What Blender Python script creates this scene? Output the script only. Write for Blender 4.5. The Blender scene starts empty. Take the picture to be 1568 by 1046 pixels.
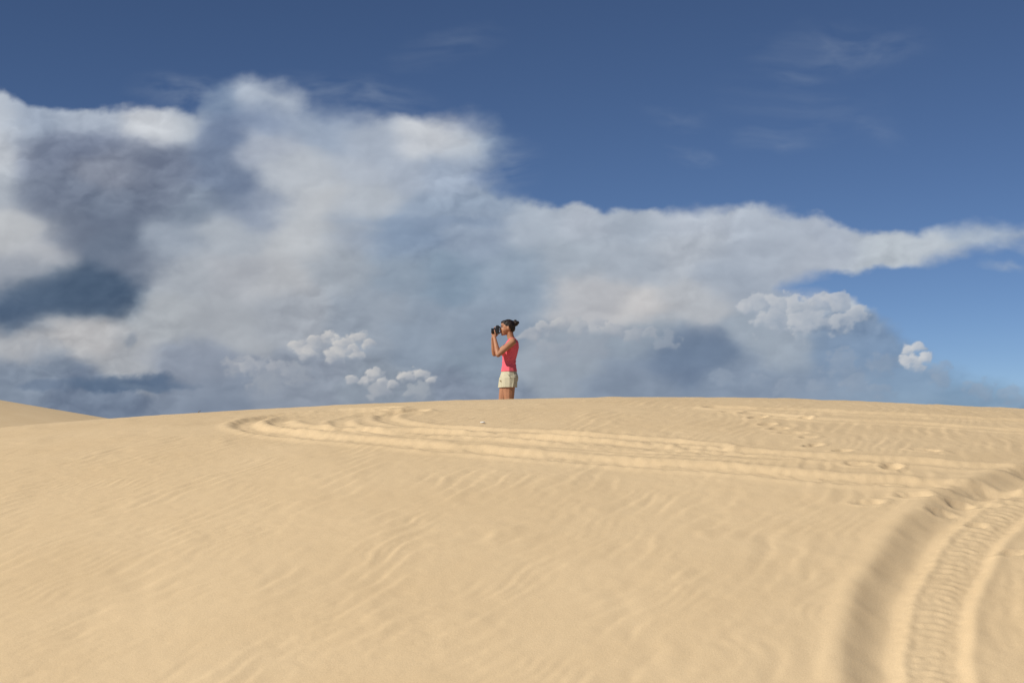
import bpy, bmesh, math, numpy as np
from mathutils import Vector
scene=bpy.context.scene
scene.view_settings.view_transform='Standard'
scene.view_settings.look='None'
scene.view_settings.exposure=0
F=2396.0   # focal length in photo pixels; the survey frame is 1568 wide, level line at 650

# ------------------------------------------------------------------ noise
_r=np.random.RandomState(11)
PERM=_r.permutation(1024).astype(np.int64); PERM=np.concatenate([PERM,PERM])
_ga=_r.rand(1024)*2*np.pi
GX=np.cos(_ga);GY=np.sin(_ga)
def gnoise(x,y,seed=0):
    xi=np.floor(x).astype(np.int64);yi=np.floor(y).astype(np.int64)
    xf=x-xi;yf=y-yi
    u=xf*xf*xf*(xf*(xf*6-15)+10);v=yf*yf*yf*(yf*(yf*6-15)+10)
    def g(ix,iy,dx,dy):
        h=PERM[(PERM[(ix+seed*57)&1023]+iy)&1023]
        return GX[h]*dx+GY[h]*dy
    a=g(xi,yi,xf,yf);b=g(xi+1,yi,xf-1,yf);c=g(xi,yi+1,xf,yf-1);d=g(xi+1,yi+1,xf-1,yf-1)
    return (a+(b-a)*u+(c-a)*v+(a-b-c+d)*u*v)*1.5
def fbm(x,y,o=5,seed=0,gain=.5):
    s=0;amp=1;f=1;t=0
    for i in range(o):
        s=s+amp*gnoise(x*f+i*17.3,y*f-i*9.1,seed+i);t+=amp;amp*=gain;f*=2.03
    return s/t*1.4
def sstep(a,b,x):
    t=np.clip((x-a)/(b-a),0,1);return t*t*(3-2*t)
def lin(c):
    c=np.asarray(c,float)/255.
    return np.where(c<=.04045,c/12.92,((c+.055)/1.055)**2.4)

# ------------------------------------------------------------------ materials
def mat(name,col,rough=.6,noise=None,bump=None,spec=.3):
    m=bpy.data.materials.new(name);m.use_nodes=True
    nt=m.node_tree;b=nt.nodes['Principled BSDF']
    b.inputs['Roughness'].default_value=rough
    b.inputs['Specular IOR Level'].default_value=spec
    b.inputs['Base Color'].default_value=(*col,1)
    tc=nt.nodes.new('ShaderNodeTexCoord')
    if noise:
        n=nt.nodes.new('ShaderNodeTexNoise');n.inputs['Scale'].default_value=noise[0];n.inputs['Detail'].default_value=5
        nt.links.new(tc.outputs['Object'],n.inputs['Vector'])
        r=nt.nodes.new('ShaderNodeValToRGB')
        r.color_ramp.elements[0].position=.3;r.color_ramp.elements[1].position=.7
        k=noise[1]
        r.color_ramp.elements[0].color=(*[c*(1-k) for c in col],1)
        r.color_ramp.elements[1].color=(*[min(1,c*(1+k)) for c in col],1)
        nt.links.new(n.outputs['Fac'],r.inputs['Fac']);nt.links.new(r.outputs['Color'],b.inputs['Base Color'])
    if bump:
        n=nt.nodes.new('ShaderNodeTexNoise');n.inputs['Scale'].default_value=bump[0];n.inputs['Detail'].default_value=4
        nt.links.new(tc.outputs['Object'],n.inputs['Vector'])
        bp=nt.nodes.new('ShaderNodeBump');bp.inputs['Strength'].default_value=bump[1];bp.inputs['Distance'].default_value=bump[2]
        nt.links.new(n.outputs['Fac'],bp.inputs['Height']);nt.links.new(bp.outputs['Normal'],b.inputs['Normal'])
    return m

# ------------------------------------------------------------------ terrain
YC=17.5
_cp=np.array([(-3500,760),(-1500,720),(-400,690),(0,657),(170,641),(300,632),(500,622),(700,613),(780,611),(1040,608),(1200,611),(1568,627),(2100,655),(3500,720)],float)
_tx=np.linspace(-60,60,6001)
_tz=np.interp(_tx,(_cp[:,0]-784)/F*YC,(650-_cp[:,1])/F*YC)
_k=np.hanning(121);_k/=_k.sum()
_tz=np.convolve(np.pad(_tz,60,mode='edge'),_k,'valid')
WX,WY=-.069,20.6
def ground0(x,y):
    x=np.asarray(x,float);y=np.asarray(y,float)
    zc=np.interp(x,_tx,_tz)
    s=YC-y
    z=np.where(s>0,zc-.018*s*s,zc-.058*s*s)
    base=np.where(s>0,-1.75,-2.6)
    k=.12
    z=base+k*np.logaddexp(0,(z-base)/k)
    ridge=.3+.17*(-20.5-x); ridge=np.clip(ridge,-2.6,3.4)
    ridge=np.where(ridge>3.0,3.0+.4*np.tanh((ridge-3)/.4),ridge)
    far=np.exp(-((y-80)/17)**2)*(ridge+2.6)
    z=z+far
    rr=np.hypot(x,y)
    z=z+sstep(60,300,rr)*(fbm(x/160.,y/160.,3,5)*2.0-.9)
    return z
WZ=float(ground0(WX,WY))
def ground(x,y):
    z=ground0(x,y)
    d=np.hypot(x-WX,(y-WY))
    w=1-sstep(.28,.75,d)
    return z*(1-w)+WZ*w
def survey(px,py):
    """intersect a bearing (photo survey) with the dune surface -> world x,y"""
    u=(px-784)/F;v=(650-py)/F
    a,b=6.0,YC-.1
    for _ in range(40):
        m=.5*(a+b)
        if float(ground0(u*m,m))/m<v:a=m
        else:b=m
    return (u*a,a)
def spline(P,n=10):
    P=np.array(P,float);Q=np.vstack([2*P[0]-P[1],P,2*P[-1]-P[-2]])
    out=[]
    for i in range(1,len(Q)-2):
        for t in np.linspace(0,1,n,endpoint=False):
            p0,p1,p2,p3=Q[i-1:i+3]
            out.append(.5*((2*p1)+(-p0+p2)*t+(2*p0-5*p1+4*p2-p3)*t*t+(-p0+3*p1-3*p2+p3)*t**3))
    out.append(P[-1]);return np.array(out)
def polydist(x,y,P):
    best=np.full(x.shape,1e9);sg=np.zeros(x.shape);arc=np.zeros(x.shape);L=0
    for i in range(len(P)-1):
        a=P[i];d=P[i+1]-a;l=math.hypot(*d)
        if l<1e-6:continue
        t=np.clip(((x-a[0])*d[0]+(y-a[1])*d[1])/(l*l),0,1)
        ex=x-a[0]-t*d[0];ey=y-a[1]-t*d[1]
        q=ex*ex+ey*ey;m=q<best
        best=np.where(m,q,best)
        cr=np.sign(ex*d[1]-ey*d[0])   # + = right of travel
        sg=np.where(m,cr,sg);arc=np.where(m,L+t*l,arc);L+=l
    return np.sqrt(best)*sg,arc
def axis(lo,hi,step,out,grow=1.09):
    mid=np.arange(lo,hi+step*.5,step)
    r=[];d=step;p=0
    while p<out:
        d=min(d*grow,p*.12+step*3+.05) if p>1 else d*grow
        p+=d;r.append(p)
    e=np.array(r)
    return np.concatenate([(lo-e)[::-1],mid,hi+e])
xs=axis(-6.9,7.1,.017,5200);ys=axis(7.4,18.0,.016,5200)
XX,YY=np.meshgrid(xs,ys)
Z=ground(XX,YY)
near=(sstep(45,15,np.hypot(XX,YY-13)))
Z+=near*.016*fbm(XX/2.2,YY/2.8,2,21)*sstep(0.2,2.5,np.abs(YY-YC)+.8)
# wind ripples
I=(XX>-30)&(XX<30)&(YY>-10)&(YY<40)
xx=XX[I];yy=YY[I]
wx_=fbm(xx/1.4,yy/1.4,2,31)*.17+fbm(xx/.45,yy/.45,3,33)*.055
ph=.84*xx-.54*yy+.06*xx*(yy-10)+wx_
lam=.150
p=2*np.pi*ph/lam
rip=(np.sin(p+.45*np.sin(p)))
rip2=np.sin(2*np.pi*(ph+fbm(xx/.8,yy/.8,2,41)*.10)/.088)
am=sstep(-.30,.60,fbm(xx/.5,yy/.65,3,37))
am2=sstep(-.2,.5,fbm(xx/.8,yy/.6,2,39))
flat=sstep(.6,4.6,np.abs(YC-yy)+.5)
h=(.0030*rip*(.10+.90*am)+.0013*rip2*am2)*flat
h+=.0020*fbm(xx/.13,yy/.16,3,43)+.009*fbm(xx/.45,yy/.7,2,45)*am
h+=.0014*fbm(xx/.05,yy/.06,2,47)*sstep(-.1,.5,fbm(xx/1.7,yy/2.2,2,49))
smooth=np.zeros_like(h);trk=np.zeros_like(h)
def add_track(pix,fun,margin=.8):
    global trk,smooth
    P=spline([survey(*q) for q in pix],8)
    lo=P.min(0)-margin;hi=P.max(0)+margin
    idx=np.where((xx>lo[0])&(xx<hi[0])&(yy>lo[1])&(yy<hi[1]))[0]
    t,s=polydist(xx[idx],yy[idx],P)
    hh,sm=fun(t,s,idx)
    trk[idx]+=hh;smooth[idx]=np.maximum(smooth[idx],sm)
def rut(depth,w,rim):
    def f(t,s,idx):
        wob=1+.5*fbm(s/.5,t*0+3,2,51)
        tt=t+.025*fbm(s/.35,t*0,2,53)
        a=np.abs(tt)
        hh=-depth*wob*(1-sstep(w*.3,w*1.15,a))+rim*wob*np.exp(-((a-w*1.35)/(w*.45))**2)
        hh+=.30*depth*fbm(xx[idx]/.09,yy[idx]/.09,3,55)*(1-sstep(w*.9,w*2.1,a))
        return hh,(1-sstep(w*.8,w*1.9,a))
    return f
add_track([(1900,800),(1568,757),(1300,736),(1100,716),(900,704),(700,688),(560,676),(475,669),(425,663),(385,656),(376,649),(395,641),(445,635),(520,629),(590,626)],rut(.022,.13,.012))
add_track([(1900,752),(1568,722),(1300,703),(1100,689),(900,677),(760,667),(640,662),(540,659),(470,656),(436,651),(426,645),(455,640),(520,634),(600,629)],rut(.018,.12,.010))
add_track([(1200,700),(1000,690),(850,682),(700,672),(600,664),(540,656),(520,648),(530,641),(570,635),(640,630)],rut(.012,.10,.007))
add_track([(1100,683),(900,668),(760,660),(660,654),(610,647),(590,640),(600,634),(640,629)],rut(.014,.10,.009))
add_track([(2000,668),(1568,645),(1350,634),(1180,628),(1100,626)],rut(.014,.12,.010))
add_track([(2000,684),(1568,660),(1400,648),(1250,642),(1150,634)],rut(.011,.10,.010))
def lane(t,s,idx):
    t=t+.022*fbm(s/.7,t*0,3,61)
    wob=1+.28*fbm(s/.45,t*0+9,2,63)
    left=.018*wob*np.exp(-((t+.39)/.085)**2)
    prof=-.054*sstep(-.37,-.14,t)*(1-sstep(.16,.33,t))
    prof+=.024*sstep(-.15,-.02,t)*(1-sstep(.14,.26,t))
    right=.008*wob*np.exp(-((t-.315)/.045)**2)
    ridge=.006*np.exp(-((t+.03)/.03)**2)+.004*np.exp(-((t-.19)/.025)**2)
    tl=sstep(.00,.04,t)*(1-sstep(.15,.19,t))
    c=np.sin(2*np.pi*(s/.085+np.abs(t-.09)*4+.25*fbm(s/.3,t*0,2,64)))
    br=sstep(-.45,.25,fbm(xx[idx]/.18,yy[idx]/.18,2,65))
    tread=.0058*sstep(-.5,.7,c)*tl*(.25+.75*br)
    fl=sstep(-.14,-.05,t)*(1-sstep(.22,.3,t))
    rough=.0050*fbm(xx[idx]/.06,yy[idx]/.06,3,67)*fl+.004*fbm(xx[idx]/.2,yy[idx]/.2,2,69)*(1-.5*fl)*sstep(-.5,-.4,t)*(1-sstep(.35,.45,t))
    sm=sstep(-.55,-.38,t)*(1-sstep(.32,.42,t))
    return prof+left+right+ridge+tread+rough,sm
add_track([(1425,1180),(1400,1046),(1398,975),(1418,895),(1450,838),(1498,790),(1575,748),(1700,715),(1900,695)],lane)
add_track([(1700,1100),(1640,1000),(1615,920),(1640,860),(1730,810)],rut(.018,.12,.012))
def dent(px,py,l=.13,w=.055,d=.035,a=0.6):
    cx,cy=survey(px,py)
    m=np.where((abs(xx-cx)<.5)&(abs(yy-cy)<.5))[0]
    dx=xx[m]-cx;dy=yy[m]-cy
    u=(dx*math.cos(a)+dy*math.sin(a))/l;v=(-dx*math.sin(a)+dy*math.cos(a))/w
    r=np.sqrt(u*u+v*v)+.25*fbm(xx[m]/.06,yy[m]/.06,2,71)
    trk[m]+=-d*(1-sstep(.4,1.1,r))+d*.4*np.exp(-((r-1.3)/.3)**2)
    smooth[m]=np.maximum(smooth[m],1-sstep(1,1.7,r))
rs=np.random.RandomState(3)
for (px,py) in [(1192,656),(1215,662),(1238,668),(1245,681),(1290,690),(1312,712),(1352,742),(1365,717),(1400,762),(1330,770),(1442,782),(1470,768),(1495,800),(1548,848),(1160,640),(1175,650),(1510,770),(1230,640),(1420,690),(1120,632)]:
    dent(px,py,.08+.05*rs.rand(),.04+.03*rs.rand(),.012+.013*rs.rand(),rs.rand()*1.6-.2)
h=h*(1-.85*smooth)+trk
Z[I]+=h*sstep(40,25,np.hypot(xx,yy-13))
Z+=near*.010*fbm(XX/.35,YY/.6,3,81)*sstep(1.5,4,XX)*np.exp(-((YY-YC)/2.5)**2)
for fx,fy in ((.01,-.085),(-.11,.085)):
    q=((XX-WX-fx)/.15)**2+((YY-WY-fy)/.06)**2
    Z-=.012*np.exp(-q*1.2)
ny,nx=XX.shape
def gridmesh(name,co,ny,nx):
    me=bpy.data.meshes.new(name)
    i=np.arange(ny*nx).reshape(ny,nx)
    q=np.stack([i[:-1,:-1],i[:-1,1:],i[1:,1:],i[1:,:-1]],-1).reshape(-1,4)
    me.vertices.add(ny*nx);me.vertices.foreach_set('co',co.astype(np.float32).ravel())
    me.loops.add(q.size);me.loops.foreach_set('vertex_index',q.astype(np.int32).ravel())
    me.polygons.add(len(q));me.polygons.foreach_set('loop_start',np.arange(0,q.size,4,dtype=np.int32))
    me.polygons.foreach_set('use_smooth',np.ones(len(q),bool))
    me.update(calc_edges=True)
    return me
me=gridmesh('sand_dune',np.stack([XX,YY,Z],-1),ny,nx)
dune=bpy.data.objects.new('sand_dune',me);scene.collection.objects.link(dune)
m=bpy.data.materials.new('sand');m.use_nodes=True;nt=m.node_tree;b=nt.nodes['Principled BSDF']
b.inputs['Roughness'].default_value=.95;b.inputs['Specular IOR Level'].default_value=.1
tc=nt.nodes.new('ShaderNodeTexCoord')
def N(scale,det=4,rough=.6):
    n=nt.nodes.new('ShaderNodeTexNoise');n.inputs['Scale'].default_value=scale;n.inputs['Detail'].default_value=det;n.inputs['Roughness'].default_value=rough
    nt.links.new(tc.outputs['Object'],n.inputs['Vector']);return n
n1=N(.8,4);n2=N(260,1,.7)
r=nt.nodes.new('ShaderNodeValToRGB');r.color_ramp.elements[0].position=.3;r.color_ramp.elements[1].position=.72
r.color_ramp.elements[0].color=(.645,.480,.285,1);r.color_ramp.elements[1].color=(.690,.522,.318,1)
nt.links.new(n1.outputs['Fac'],r.inputs['Fac'])
r2=nt.nodes.new('ShaderNodeValToRGB');r2.color_ramp.elements[0].position=.25;r2.color_ramp.elements[1].position=.6
r2.color_ramp.elements[0].color=(.82,.81,.79,1);r2.color_ramp.elements[1].color=(1.05,1.05,1.05,1)
nt.links.new(n2.outputs['Fac'],r2.inputs['Fac'])
mx=nt.nodes.new('ShaderNodeMix');mx.data_type='RGBA';mx.blend_type='MULTIPLY';mx.inputs[0].default_value=.9
nt.links.new(r.outputs['Color'],mx.inputs[6]);nt.links.new(r2.outputs['Color'],mx.inputs[7])
nt.links.new(mx.outputs[2],b.inputs['Base Color'])
b1=nt.nodes.new('ShaderNodeBump');b1.inputs['Strength'].default_value=.5;b1.inputs['Distance'].default_value=.004
nt.links.new(N(70,3,.75).outputs['Fac'],b1.inputs['Height'])
nt.links.new(b1.outputs['Normal'],b.inputs['Normal'])
me.materials.append(m)

# ------------------------------------------------------------------ sky dome with clouds
def ax1(lo,hi,st,a,b,n1,n2):
    return np.concatenate([np.linspace(a,lo,n1,endpoint=False),np.arange(lo,hi,st),np.linspace(hi,b,n2)])
AZ=np.radians(ax1(-20.0,20.0,.046,-180,180,120,120))
EL=np.radians(np.concatenate([np.array([-3.,-1.5]),np.arange(-.3,16.4,.040),np.linspace(16.5,89.9,40)]))
A,E=np.meshgrid(AZ,EL)
A0=math.radians(24)
Ac=np.clip(A,-A0,A0)
U=np.tan(Ac)+(A-Ac)/math.cos(A0)**2
V=np.tan(np.clip(E,-.2,1.2))/np.cos(Ac)
X=784+F*U;Y=650-F*V
def polysd(x,y,P):
    P=np.array(P,float);n=len(P);d=np.full(x.shape,1e18);ins=np.zeros(x.shape,bool)
    for i in range(n):
        a=P[i];bb=P[(i+1)%n];e=bb-a
        t=np.clip(((x-a[0])*e[0]+(y-a[1])*e[1])/(e@e),0,1)
        d=np.minimum(d,(x-a[0]-t*e[0])**2+(y-a[1]-t*e[1])**2)
        c=((a[1]>y)!=(bb[1]>y))
        if e[1]!=0: ins^=c&(x<(e[0]*(y-a[1])/e[1]+a[0]))
    return np.where(ins,1,-1)*np.sqrt(d)
w1=fbm(X/170,Y/110,2,101,.4);w2=fbm(X/170+40,Y/110+7,2,111,.4)
f1=fbm(X/46,Y/30,5,121,.5);f2=fbm(X/46+9,Y/30+31,5,131,.5)
s1=fbm(X/70,Y/45,4,191,.45);s2=fbm(X/70+9,Y/45+3,4,195,.45)
Xw=X+14*w1+14*f1;Yw=Y+7*w2+10*f2
main=[(-4000,60),(-1500,260),(-600,90),(-200,120),(0,142),(40,165),(120,170),(200,164),(296,170),(325,140),(350,122),(380,116),(455,136),(485,168),(560,178),(640,182),(700,178),(748,190),(768,215),(765,245),(745,262),(765,290),(800,308),(870,314),(920,326),(990,322),(1060,314),(1160,316),(1230,328),(1330,352),(1430,350),(1530,344),(1620,352),(1750,360),(1750,372),(1560,366),(1500,386),(1400,406),(1300,418),(1240,424),(1205,442),(1260,452),(1330,470),(1370,500),(1415,535),(1450,565),(1520,590),(1600,598),(1900,560),(2500,480),(4200,300),(4200,900),(-4000,900)]
sd=polysd(Xw,Yw,main)
soft=7+12*sstep(-.2,.6,fbm(X/200,Y/200,2,141))+26*sstep(600,720,X)*(1-sstep(780,860,X))*(1-sstep(280,310,Y))+14*sstep(1250,1450,X)*sstep(430,520,Y)+14*sstep(280,330,X)*(1-sstep(520,620,X))*(1-sstep(220,260,Y))
alpha=sstep(-.7,1.3,sd/soft)
alpha*=1-.30*sstep(1180,1400,X)*sstep(440,540,Y)
anch=[(0,185,178,185,195),(60,185,150,162,180),(130,180,163,173,188),(230,184,194,198,204),(285,190,177,184,193),(335,205,104,120,148),(390,143,168,178,192),(440,150,168,178,192),(400,185,125,140,165),(335,160,106,126,155),(500,200,148,161,180),(580,215,160,170,185),(660,208,192,196,202),(710,220,184,190,198),(755,225,130,148,172),
(5,240,184,189,196),(8,290,168,175,184),(70,240,118,128,148),(140,222,116,126,147),(170,260,120,127,143),(250,250,114,124,144),(320,245,106,120,144),(350,285,108,122,146),(405,230,160,168,182),(450,260,176,182,190),(540,260,167,175,187),(620,270,160,170,185),(700,270,150,163,182),
(70,300,110,120,139),(170,320,105,116,135),(300,310,122,134,151),(240,290,112,122,141),(400,315,139,150,168),(470,310,181,185,190),(560,310,172,179,188),(660,320,140,155,175),(750,322,140,155,175),
(15,350,178,181,185),(55,385,170,173,179),(110,360,106,116,134),(180,380,101,113,132),(260,370,144,154,168),(340,360,164,171,180),(470,360,178,182,187),(540,352,152,162,176),(620,365,130,147,169),(720,360,140,154,173),(820,342,162,172,185),(900,340,168,176,188),(970,345,162,172,185),(1060,338,170,178,190),(1160,342,167,176,189),(1280,370,163,172,186),(1400,375,177,185,194),(1520,358,162,174,189),
(25,415,150,156,166),(110,440,72,90,113),(170,455,72,90,113),(15,482,74,92,116),(65,450,78,96,119),(215,405,114,124,141),(280,420,161,167,175),(360,420,166,170,177),(440,420,171,174,179),(520,410,153,161,171),(600,420,138,152,168),(700,430,126,144,163),(800,430,140,155,172),(880,390,156,166,178),(900,445,174,176,181),(960,400,157,166,178),(1050,390,166,173,183),(1150,400,161,170,183),(1250,400,167,175,187),(1340,390,178,186,194),
(980,465,190,189,190),(1060,460,172,176,182),(1120,425,153,163,177),(40,525,169,171,175),(140,512,173,173,175),(250,490,160,165,171),(350,490,159,164,171),(450,480,154,160,169),(560,480,144,154,167),(660,500,136,149,165),(740,500,133,147,164),(740,560,129,143,159),
(50,572,124,136,153),(200,545,159,163,169),(120,600,110,123,143),(300,560,137,146,161),(320,610,124,135,152),(450,600,135,144,158),(600,620,134,144,157),(720,600,128,139,156),(860,560,146,156,168),(950,590,126,139,157),(1050,540,108,124,147),(1000,510,139,151,165),(1150,590,128,142,161),(1200,520,149,160,173),(1300,540,121,139,162),(1300,600,130,144,163),(1400,590,121,139,161),(1500,600,108,130,155)]
num=np.zeros(X.shape+(3,));den=np.zeros(X.shape)+1e-9
Xc=X+16*w2+16*s2+4*f2;Yc=Y+9*w1+11*s1+3*f1
for a in anch:
    w=np.exp(-(((Xc-a[0])/33.)**2+((Yc-a[1])/21.)**2)**.85)+1e-6/(1+((Xc-a[0])/60)**2+((Yc-a[1])/60)**2)
    num+=w[...,None]*np.array(a[2:],float);den+=w
col=num/den[...,None]
def relief(x,y):
    return fbm(x/95,y/58,5,151,.48)
e=5.
g=(relief(Xw+e,Yw+e*.8)-relief(Xw-e,Yw-e*.8))
rel_amt=.35+.65*sstep(-.1,.5,fbm(X/300,Y/160,2,155))
col+= (np.clip(g*30,-12,12)*rel_amt+2.5*f2+6*s2)[...,None]*np.array([1,1,.95])  # relief shading painted into the cloud colour, as if lit from upper left
alpha=alpha.copy()
def over(c,al):
    global col,alpha
    ao=al+alpha*(1-al)
    col=(np.asarray(c)*al[...,None]+col*(alpha*(1-al))[...,None])/np.maximum(ao,1e-5)[...,None]
    alpha=ao
f3=fbm(X/20,Y/16,4,161,.5);f4=fbm(X/20+5,Y/16+8,4,171,.5)
def ell(cx,cy,rx,ry,c,a,s=.35,flat=0):
    x=X+9*f1+4*f3+14*w1*(rx>40);y=Y+6*f2+4*f4
    dy=(y-cy)/ry
    if flat:dy=np.where(dy>0,dy*flat,dy)
    r_=np.sqrt(((x-cx)/rx)**2+dy**2)
    over(np.array(c,float)+(8*f1)[...,None],a*(1-sstep(1-s,1+s,r_)))
ell(195,592,92,15,(84,103,128),.8,.4,1.6);ell(225,582,42,10,(82,100,125),.6,.45);ell(60,590,30,7,(92,110,136),.4,.5)
ell(200,522,10,12,(116,128,145),.4,.5)
ell(1075,540,65,22,(105,122,145),.5,.5);ell(660,340,110,8,(118,136,162),.35,.6);ell(620,362,60,14,(122,140,165),.4,.7)
def puff(cx,cy,r,br=(198,196,194),sh=(138,147,161),a=.95,edge=.72):
    x=X+.55*r*f3+.2*r*f1;y=Y+.55*r*f4+.2*r*f2
    dx=(x-cx)/r;dy=(y-cy)/(r*.82)
    rr=np.sqrt(dx*dx+dy*dy)
    lit=np.clip(.58-.42*dy-.28*dx+.35*f3,0,1)  # sunlit upper-left and shaded underside are painted into each puff's colour
    c=np.array(sh)*(1-lit[...,None])+np.array(br)*lit[...,None]
    al=a*(1-sstep(edge,1.06,rr))*(1-sstep(.0,.9,dy))
    over(c,al)
for p in [(470,540,20),(515,545,20),(548,545,16),(455,531,15),(480,524,15),(503,517,14),(528,526,18),(550,518,16),(565,528,11),(540,534,12)]:puff(*p,a=.9)
for p in [(405,590,30,(154,160,169)),(455,575,26,(159,164,172)),(360,566,22,(165,168,174)),(388,560,26,(182,183,186)),(425,566,26,(174,176,181))]:puff(*p,a=.65,edge=.55)
for p in [(580,600,24,(164,168,174)),(640,602,22,(159,165,172)),(537,582,11),(556,584,11),(572,576,14),(600,588,11),(624,577,14),(645,574,16),(660,584,11),(585,586,9)]:puff(*p,a=.9)
for p in [(850,540,36,(156,163,173)),(900,535,34,(151,160,171)),(1020,525,22,(146,156,169)),(812,514,17,(175,177,182)),(832,504,16,(190,190,191)),(856,497,15,(190,190,191)),(885,506,18,(174,178,183)),(915,496,17,(178,181,186)),(940,508,18,(170,174,181)),(968,516,17,(170,174,181)),(995,512,14,(168,173,180))]:puff(*p,a=.75)
for p in [(1180,492,32),(1240,496,36),(1290,498,26),(1145,475,20),(1166,464,19),(1195,468,24),(1228,470,24),(1256,462,20),(1284,466,24),(1312,482,20)]:puff(*p,br=(187,190,195),sh=(139,152,170),a=.78)
for p in [(1400,556,20),(1385,552,13),(1391,537,13),(1405,532,12),(1417,549,13)]:puff(*p,br=(200,201,203),sh=(144,157,174),a=.9)
for p in [(1110,582,22),(1160,588,24),(1250,598,22),(1310,590,26),(1350,600,24),(1440,584,20),(1205,600,26),(1290,560,34),(1350,560,28),(1440,565,22),(1500,600,26),(1550,606,22)]:puff(*p,br=(150,161,176),sh=(124,140,161),a=.45,edge=.55)
for p in [(205,512,10,(160,164,172)),(230,545,24,(160,164,172)),(50,540,40,(162,165,171))]:puff(*p,a=.4,edge=.5)
def veil(cx,cy,rx,ry,a,slope=0):
    st=fbm(X/70+slope*Y/60+.8*w1,Y/20+.8*w2,4,181)
    r_=np.sqrt(((X+20*w1+12*f1-cx)/rx)**2+((Y+12*w2+8*f2-cy-slope*(X-cx))/ry)**2)
    over(np.array([160.,172,188])+0*col,a*np.clip(.5+.9*st,0,1)*(1-sstep(.0,1.15,r_)))
veil(1290,75,160,42,.15,-.02);veil(1220,120,70,30,.12,.3);veil(1045,185,70,18,.10,.1);veil(1180,215,70,22,.13,.1);veil(1065,240,50,16,.16,.15)
veil(1345,200,50,26,.09,.4);veil(690,70,90,34,.09,-.2);veil(1240,170,160,60,.06,.1);veil(1530,408,45,11,.5,.02);veil(540,150,150,40,.2,.1);veil(640,95,60,20,.05)
veil(300,150,120,34,.25,.1);veil(780,250,50,60,.22,0);veil(1560,375,60,14,.4,.1)
hzA=.15*(1-sstep(0,.022,V))
over(np.array([122.,137,158])+0*col,hzA)
alpha*=1-sstep(.35,.9,V)*.9
col=np.clip(col*1.03+1,0,255)
rgba=np.concatenate([lin(col),np.clip(alpha,0,1)[...,None]],-1)
Rd=7000.
co=np.stack([Rd*np.cos(E)*np.sin(A),Rd*np.cos(E)*np.cos(A),Rd*np.sin(E)],-1)
me=gridmesh('sky',co,*X.shape)
at=me.color_attributes.new('cloud','FLOAT_COLOR','POINT')
at.data.foreach_set('color',rgba.astype(np.float32).ravel())
sky=bpy.data.objects.new('sky',me);scene.collection.objects.link(sky)
m=bpy.data.materials.new('cloud_layer');m.use_nodes=True;nt=m.node_tree;nt.nodes.clear()
o=nt.nodes.new('ShaderNodeOutputMaterial');at=nt.nodes.new('ShaderNodeAttribute');at.attribute_name='cloud'
em=nt.nodes.new('ShaderNodeEmission');tr=nt.nodes.new('ShaderNodeBsdfTransparent');ms=nt.nodes.new('ShaderNodeMixShader')
nt.links.new(at.outputs['Color'],em.inputs['Color']);nt.links.new(at.outputs['Alpha'],ms.inputs[0])
nt.links.new(tr.outputs[0],ms.inputs[1]);nt.links.new(em.outputs[0],ms.inputs[2]);nt.links.new(ms.outputs[0],o.inputs[0])
me.materials.append(m)
m.cycles.emission_sampling='NONE'

# ------------------------------------------------------------------ world + sun
SE=math.radians(38);SR=math.atan2(-.86,-.51)
w=bpy.data.worlds.new('World');scene.world=w;w.use_nodes=True;nt=w.node_tree
bg=nt.nodes['Background'];bg.inputs['Strength'].default_value=.08
sk=nt.nodes.new('ShaderNodeTexSky');sk.sky_type='NISHITA';sk.sun_disc=False
sk.sun_elevation=SE;sk.sun_rotation=SR;sk.air_density=.5;sk.dust_density=.03;sk.ozone_density=2.5;sk.altitude=1500
ti=nt.nodes.new('ShaderNodeMix');ti.data_type='RGBA';ti.blend_type='MULTIPLY';ti.inputs[0].default_value=1;ti.inputs[7].default_value=(.76,.82,.90,1)
nt.links.new(sk.outputs[0],ti.inputs[6]);nt.links.new(ti.outputs[2],bg.inputs['Color'])
sl=bpy.data.lights.new('sun','SUN');sl.energy=4.6;sl.angle=math.radians(.5);sl.color=(1,.955,.87)
so=bpy.data.objects.new('sun',sl);scene.collection.objects.link(so)
S=Vector((math.cos(SE)*math.sin(SR),math.cos(SE)*math.cos(SR),math.sin(SE)))
so.rotation_euler=S.to_track_quat('Z','Y').to_euler();so.location=S*50

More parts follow.
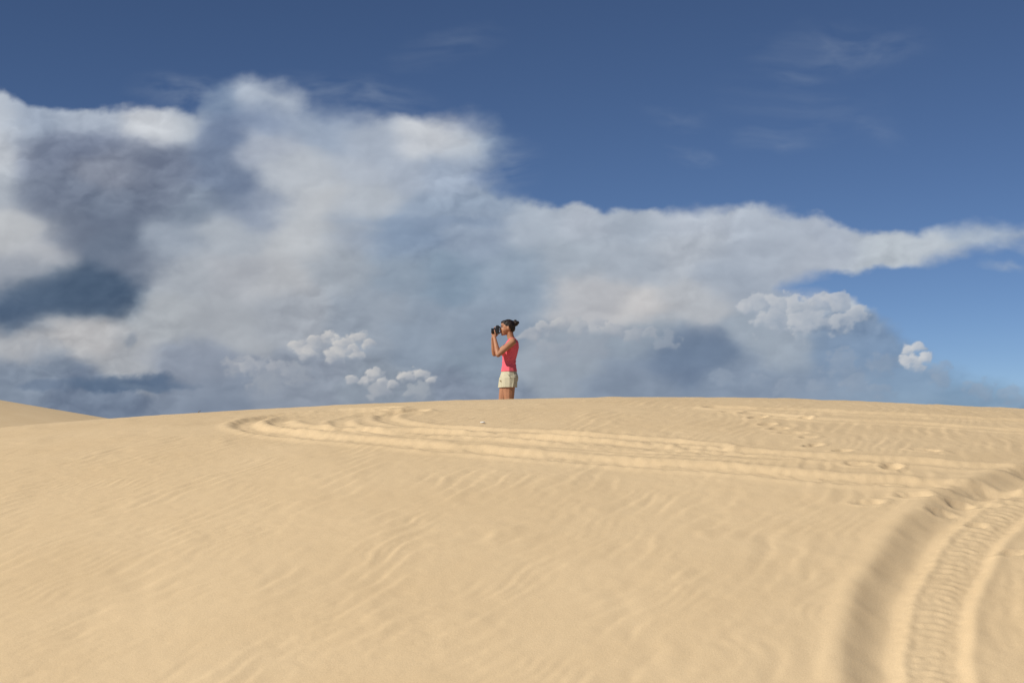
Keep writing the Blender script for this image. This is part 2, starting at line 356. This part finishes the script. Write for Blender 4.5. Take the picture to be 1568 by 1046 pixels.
# ------------------------------------------------------------------ figure helpers
bmi=bmesh.new();bmesh.ops.create_icosphere(bmi,subdivisions=2,radius=1)
IV=np.array([v.co[:] for v in bmi.verts]);IF=np.array([[v.index for v in f.verts] for f in bmi.faces]);bmi.free()
class Blob:
    def __init__(s):s.v=[];s.f=[];s.n=0
    def ball(s,c,r):
        r=np.array(r if hasattr(r,'__len__') else (r,r,r),float)
        s.v.append(IV*r+np.array(c));s.f.append(IF+s.n);s.n+=len(IV)
    def chain(s,pts,step=.006):
        P=[tuple(p[:3])+((p[3],)*3 if len(p)==4 else tuple(p[3:])) for p in pts]
        P=np.array(P,float)
        for i in range(len(P)-1):
            n=max(1,int(np.linalg.norm(P[i+1,:3]-P[i,:3])/step))
            for k in range(n+ (i==len(P)-2)):
                q=P[i]+(P[i+1]-P[i])*k/n;s.ball(q[:3],q[3:])
    def obj(s,name,vox,mats,smooth=3):
        me=bpy.data.meshes.new(name)
        me.from_pydata(np.concatenate(s.v).tolist(),[],np.concatenate(s.f).tolist())
        ob=bpy.data.objects.new(name,me);scene.collection.objects.link(ob)
        rm=ob.modifiers.new('r','REMESH');rm.mode='VOXEL';rm.voxel_size=vox;rm.use_smooth_shade=True
        if smooth:
            sm=ob.modifiers.new('s','SMOOTH');sm.iterations=smooth;sm.factor=.5
        dg=bpy.context.evaluated_depsgraph_get()
        nm=bpy.data.meshes.new_from_object(ob.evaluated_get(dg));ob.modifiers.clear();ob.data=nm;nm.name=name
        nm.materials.clear();nm.materials.append(mats)
        nm.polygons.foreach_set('use_smooth',np.ones(len(nm.polygons),bool))
        return ob
skin=mat('skin',(.40,.19,.105),.5,(14,.10),(60,.1,.002))
coral=mat('coral_knit',(.78,.125,.165),.8,(25,.10),(35,.35,.006),.15)
cream=mat('khaki_cotton',(.53,.49,.35),.85,(20,.06),(28,.45,.008),.15)
hairm=mat('dark_hair',(.018,.011,.009),.5,(60,.5),(120,.6,.006))
blackp=mat('black_plastic',(.015,.015,.017),.4,(40,.2),(200,.1,.001),.5)
glass=mat('lens_glass',(.01,.012,.03),.05,None,None,.9)
eyew=mat('eye_white',(.6,.57,.53),.3);irism=mat('iris',(.03,.015,.01),.2);lipm=mat('lips',(.36,.10,.08),.45)
root=bpy.data.objects.new('woman',None);scene.collection.objects.link(root)
parts=[]
TORSO=[(.86,.025,.112,.155),(.92,.030,.118,.170),(1.0,.030,.098,.148),(1.08,.030,.082,.122),(1.14,.032,.082,.120),(1.22,.042,.095,.130),(1.30,.055,.100,.140),(1.355,.068,.082,.145),(1.39,.075,.058,.120)]
def torso(B,off=0,lo=0,hi=9):
    B.chain([(cx,0,z,rx+off,ry+off,.035+off) for z,cx,rx,ry in TORSO if lo<=z<=hi],.008)
    if hi>1.3:
        for s_ in(-1,1):B.ball((-.032,s_*.062,1.245),.052+off*.8)
body=Blob();torso(body)
for s_ in(-1,1):body.ball((.080,s_*.072,.885),(.070,.08,.08))
body.chain([(.070,0,1.39,.058,.062,.03),(.05,0,1.44,.048,.048,.03),(.035,0,1.51,.048,.048,.04)])
body.chain([(.075,-.12,1.385,.040),(.075,.12,1.385,.040)],.01)
body.ball((.018,0,1.572),(.092,.073,.088));body.ball((-.022,0,1.53),(.058,.060,.062));body.ball((-.030,0,1.500),(.044,.047,.040))
body.ball((-.056,0,1.473),(.020,.022,.017));body.ball((-.034,0,1.603),(.044,.056,.042))
body.chain([(-.070,0,1.568,.008),(-.088,0,1.535,.011)],.004)
for s_ in(-1,1):
    body.ball((-.080,s_*.010,1.531),.008);body.ball((.022,s_*.074,1.550),(.015,.008,.028));body.ball((-.036,s_*.034,1.528),(.032,.026,.036))
    body.ball((-.072,0,1.503),(.010,.020,.006));body.ball((-.070,0,1.495),(.010,.017,.006))
LS=(.078,-.158,1.365);LE=(-.112,-.205,1.195);LW=(-.160,-.075,1.425)
RS=(.070,.158,1.365);RE=(-.165,.215,1.225);RW=(-.185,.125,1.435)
for Sx,El,Wr in((LS,LE,LW),(RS,RE,RW)):
    L=lambda a,b_,t:tuple(a[i]+(b_[i]-a[i])*t for i in range(3))
    body.chain([(*Sx,.047),(*L(Sx,El,.3),.044),(*L(Sx,El,.7),.038),(*El,.033)])
    body.chain([(*El,.033),(*L(El,Wr,.25),.037),(*L(El,Wr,.65),.029),(*Wr,.022)])
for s_,kx,axx,hx in((-1,.030,.055,.032),(1,-.065,-.060,-.005)):
    y=s_*.085
    body.chain([(hx,y,.86,.088),(hx*.5+kx*.5,y,.68,.073),(kx,y,.50,.053),(kx,y,.46,.050),(kx*.5+axx*.5+.012,y,.34,.053),(axx,y,.20,.038),(axx,y,.09,.031)])
    body.chain([(axx+.02,y,.028,.030),(axx-.05,y-s_*-.004,.035,.034,.034,.030),(axx-.12,y+s_*.006,.022,.040,.040,.020)])
    for k in range(5):
        r_=.013-.0016*k;yy_=y-s_*(.030-.016*k)
        body.chain([(axx-.14,yy_,.015,r_),(axx-.172+.007*k,yy_,.012,r_*.9)],.004)
body.chain([(*LW,.022),(-.158,-.035,1.455,.030,.026,.016),(-.165,.000,1.466,.038,.026,.013)])
for k in range(4):
    x0=-.138-.019*k;ln=(.9,1.,.95,.78)[k]
    body.chain([(x0,.010,1.466,.0088),(x0-.002,.010+.032*ln,1.480,.0085),(x0-.002,.016+.034*ln,1.480+.024*ln,.0078),(x0,.006+.034*ln,1.484+.044*ln,.007)],.003)
body.chain([(-.140,-.040,1.452,.011),(-.150,-.050,1.482,.010),(-.158,-.045,1.514,.0085),(-.160,-.036,1.530,.0075)],.003)
body.chain([(*RW,.022),(-.150,.112,1.470,.030,.016,.024),(-.135,.106,1.500,.034,.015,.034)])
for k in range(4):
    z0=1.478+.019*k;ln=(.8,.95,1.,.9)[k]
    pts=[(-.145,.108,z0,.0088),(-.145-.034*ln,.104,z0+.002,.0086),(-.188,.078,z0+.002,.008),(-.180,.054,z0,.0072)]
    if k==3:pts=[(-.145,.108,z0,.0088),(-.165,.106,1.553,.0084),(-.160,.080,1.572,.0078),(-.148,.062,1.570,.0072)]
    body.chain(pts,.003)
body.chain([(-.125,.112,1.485,.012),(-.092,.100,1.498,.010),(-.080,.078,1.512,.009),(-.082,.058,1.520,.008)],.003)
parts.append(body.obj('body',.0042,skin,4))
for s_ in(-1,1):
    sd_='left' if s_<0 else 'right'
    e_=Blob();e_.ball((-.0545,s_*.031,1.556),(.0115,.0115,.009));parts.append(e_.obj('eye_'+sd_,.0018,eyew,1))
    e_=Blob();e_.ball((-.0635,s_*.031,1.556),(.0045,.0050,.0050));parts.append(e_.obj('iris_'+sd_,.0012,irism,0))
    e_=Blob();e_.chain([(-.070,s_*.020,1.563,.0024),(-.067,s_*.031,1.567,.0026),(-.057,s_*.044,1.562,.0022)],.0015);parts.append(e_.obj('lashes_'+sd_,.0013,hairm,0))
    e_=Blob();e_.chain([(-.077,s_*.018,1.580,.0035),(-.066,s_*.044,1.582,.0028)],.002);parts.append(e_.obj('eyebrow_'+sd_,.0018,hairm,1))
l_=Blob();l_.ball((-.0765,0,1.503),(.008,.018,.0045));l_.ball((-.075,0,1.496),(.008,.016,.005));parts.append(l_.obj('lips',.002,lipm,1))
hb=Blob()
hb.ball((.034,0,1.588),(.086,.079,.082));hb.ball((-.018,0,1.628),(.062,.062,.034));hb.ball((.055,0,1.555),(.062,.066,.065))
hb.ball((.085,0,1.60),(.04,.045,.045))
rs=np.random.RandomState(5)
hb.ball((.116,0,1.622),(.038,.045,.038))
for k in range(22):
    a=rs.rand()*6.28;bb=rs.rand()*3.14-1.57;c=np.array((.118,0,1.624))+.034*np.array([math.cos(a)*math.cos(bb),1.1*math.sin(a)*math.cos(bb),math.sin(bb)])
    hb.ball(c,(.008+.008*rs.rand(),.016,.008+.006*rs.rand()))
for k in range(14):
    a=-1.3+2.6*k/13
    pts=[]
    for t in np.linspace(0,1,6):
        x=-.055+.15*t;yv=.072*math.sin(a)*math.sin(.5+t*2.1);zv=1.585+.082*math.cos(a)*math.sin(.6+t*1.9)+.0
        pts.append((x,yv,zv,.007))
    hb.chain(pts,.005)
parts.append(hb.obj('hair',.004,hairm,1))
def keep(ob,fn,thick,zlo,zhi=None):
    bm=bmesh.new();bm.from_mesh(ob.data)
    bmesh.ops.bisect_plane(bm,geom=bm.verts[:]+bm.edges[:]+bm.faces[:],plane_co=(0,0,zlo),plane_no=(0,0,1),clear_inner=True)
    if zhi:bmesh.ops.bisect_plane(bm,geom=bm.verts[:]+bm.edges[:]+bm.faces[:],plane_co=(0,0,zhi),plane_no=(0,0,1),clear_outer=True)
    if fn:bmesh.ops.delete(bm,geom=[f for f in bm.faces if not fn(f.calc_center_median())],context='FACES')
    for it in range(12):
        new={}
        for v in bm.verts:
            if v.is_boundary and v.co.z>zlo+.01:
                nb=[e.other_vert(v).co for e in v.link_edges if e.is_boundary]
                if len(nb)==2:new[v]=v.co*.5+(nb[0]+nb[1])*.25
        for v,c in new.items():v.co=c
    bm.to_mesh(ob.data);bm.free()
    s_=ob.modifiers.new('thickness','SOLIDIFY');s_.thickness=thick;s_.offset=-1
def shirtkeep(c):
    ay=abs(c.y)
    if c.z<1.285:return True
    lim_out=.150-.42*max(0,c.z-1.285) if c.x<.09 else .155-.25*max(0,c.z-1.285)
    if ay>max(lim_out,.098):return False
    if c.x<.06 and c.z>1.335+.6*max(0,ay-.045) and ay<.072:return False
    if c.x>=.06 and c.z>1.395 and ay<.066:return False
    return True
sb=Blob();torso(sb,.011,.9)
for z_ in (1.03,1.06,1.10,1.14,1.18):
    for j in range(5):
        a=rs.rand()*6.28
        cx=.032+.088*math.cos(a);cy=.125*math.sin(a)
        sb.chain([(cx,cy,z_,.009),(.032+.088*math.cos(a+.35),.125*math.sin(a+.35),z_+.03*(rs.rand()-.3),.007)],.005)
for s_ in(-1,1):sb.ball((.075,s_*.085,1.40),(.046,.02,.030))
ob=sb.obj('tank_top',.005,coral,4);keep(ob,shirtkeep,.003,.985);parts.append(ob)
sh=Blob()
sh.chain([(.028,0,1.01,.100,.150,.02),(.030,0,.98,.106,.158,.02),(.030,0,.92,.126,.180,.03),(.024,0,.87,.126,.180,.03)],.008)
for s_ in(-1,1):sh.ball((.076,s_*.072,.895),(.080,.090,.08))
sh.chain([(.036,-.085,.90,.112,.098,.03),(.036,-.090,.74,.105,.100,.03)],.008)
sh.chain([(.005,.085,.90,.112,.098,.03),(-.022,.090,.74,.105,.100,.03)],.008)
for j in range(9):
    a=rs.rand()*6.28;sx=rs.choice([-1,1]);x0=.036 if sx<0 else -.015
    sh.chain([(x0+.102*math.cos(a),sx*.088+.097*math.sin(a),.74,.008),(x0+.100*math.cos(a+.2),sx*.088+.094*math.sin(a+.2),.86,.004)],.006)
sh.chain([(.00,-.178,.96,.0045),(.045,-.182,.90,.0045)],.004)
ob=sh.obj('shorts',.005,cream,5);keep(ob,None,.004,.775,1.015);parts.append(ob)
for o_ in parts:o_.parent=root
root.location=(WX,WY,WZ-.012)

# ------------------------------------------------------------------ camera she holds
cam_root=bpy.data.objects.new('photo_camera',None);scene.collection.objects.link(cam_root)
def bm_obj(name,bm,mt,parent,bev=0):
    me=bpy.data.meshes.new(name);bm.to_mesh(me);bm.free();ob=bpy.data.objects.new(name,me);scene.collection.objects.link(ob)
    me.materials.append(mt);ob.parent=parent
    for p_ in me.polygons:p_.use_smooth=bool(bev==0)
    if bev:
        b_=ob.modifiers.new('b','BEVEL');b_.width=bev;b_.segments=3
    return ob
def box(name,c,s,bev=.006,mt=blackp):
    bm=bmesh.new();bmesh.ops.create_cube(bm,size=1)
    for v in bm.verts:v.co=Vector((v.co.x*s[0]+c[0],v.co.y*s[1]+c[1],v.co.z*s[2]+c[2]))
    return bm_obj(name,bm,mt,cam_root,bev)
def cyl(name,x0,x1,r,cy=0,cz=1.520,mt=blackp):
    bm=bmesh.new();bmesh.ops.create_cone(bm,cap_ends=True,segments=36,radius1=r,radius2=r,depth=abs(x1-x0))
    for v in bm.verts:
        x,y,z=v.co;v.co=Vector(((x0+x1)/2-z,cy+x,cz+y))
    return bm_obj(name,bm,mt,cam_root,.0015)
box('camera_body',(-.122,.010,1.522),(.046,.130,.088))
box('grip',(-.155,.066,1.518),(.026,.030,.080),.008)
bm=bmesh.new();bmesh.ops.create_cube(bm,size=1)
for v in bm.verts:
    k=.6 if v.co.z>0 else 1
    v.co=Vector((v.co.x*.055*k-.122,v.co.y*.052*k,v.co.z*.028+1.578))
bm_obj('prism_housing',bm,blackp,cam_root,.004)
box('eyecup',(-.092,0,1.566),(.018,.034,.024),.004)
cyl('lens_mount',-.142,-.152,.035);cyl('lens_barrel',-.150,-.190,.032);cyl('zoom_ring',-.160,-.180,.0338);cyl('lens_front',-.188,-.204,.034)
cyl('front_glass',-.2035,-.2052,.027,mt=glass)
bm=bmesh.new();bmesh.ops.create_cone(bm,cap_ends=True,segments=20,radius1=.010,radius2=.010,depth=.010)
for v in bm.verts:v.co+=Vector((-.118,-.042,1.571))
bm_obj('mode_dial',bm,blackp,cam_root,.001)
cam_root.location=root.location

# ------------------------------------------------------------------ small litter: pale shell and a twig
white=mat('shell_white',(.75,.72,.66),.5,(30,.1))
sx,sy=survey(739,648);sz=float(ground(sx,sy))
bm=bmesh.new();bmesh.ops.create_icosphere(bm,subdivisions=3,radius=1)
for v in bm.verts:
    a=math.atan2(v.co.y,v.co.x);k=1+.06*math.cos(9*a)
    v.co=Vector((v.co.x*.022*k,v.co.y*.018*k,max(v.co.z,-.2)*.009))
me=bpy.data.meshes.new('seashell');bm.to_mesh(me);bm.free();ob=bpy.data.objects.new('seashell',me);scene.collection.objects.link(ob);me.materials.append(white);ob.location=(sx,sy,sz+.006)
wood=mat('dry_wood',(.20,.15,.10),.8,(30,.3))
u=(303-784)/F;ty=16.8;tx=u*ty;tz=float(ground(tx,ty))
tb=Blob();tb.chain([(0,0,-.02,.005),(.008,0,.008,.004),(.03,.01,.022,.003)],.003)
ob=tb.obj('twig',.002,wood,0);ob.location=(tx,ty,tz)

# ------------------------------------------------------------------ camera
cd=bpy.data.cameras.new('camera');co_=bpy.data.objects.new('camera',cd);scene.collection.objects.link(co_)
cd.sensor_width=36;cd.lens=36*F/1568;cd.shift_y=127/1568;cd.clip_end=30000;cd.clip_start=.05
co_.location=(0,0,0);co_.rotation_euler=(math.radians(90),0,0)
scene.camera=co_
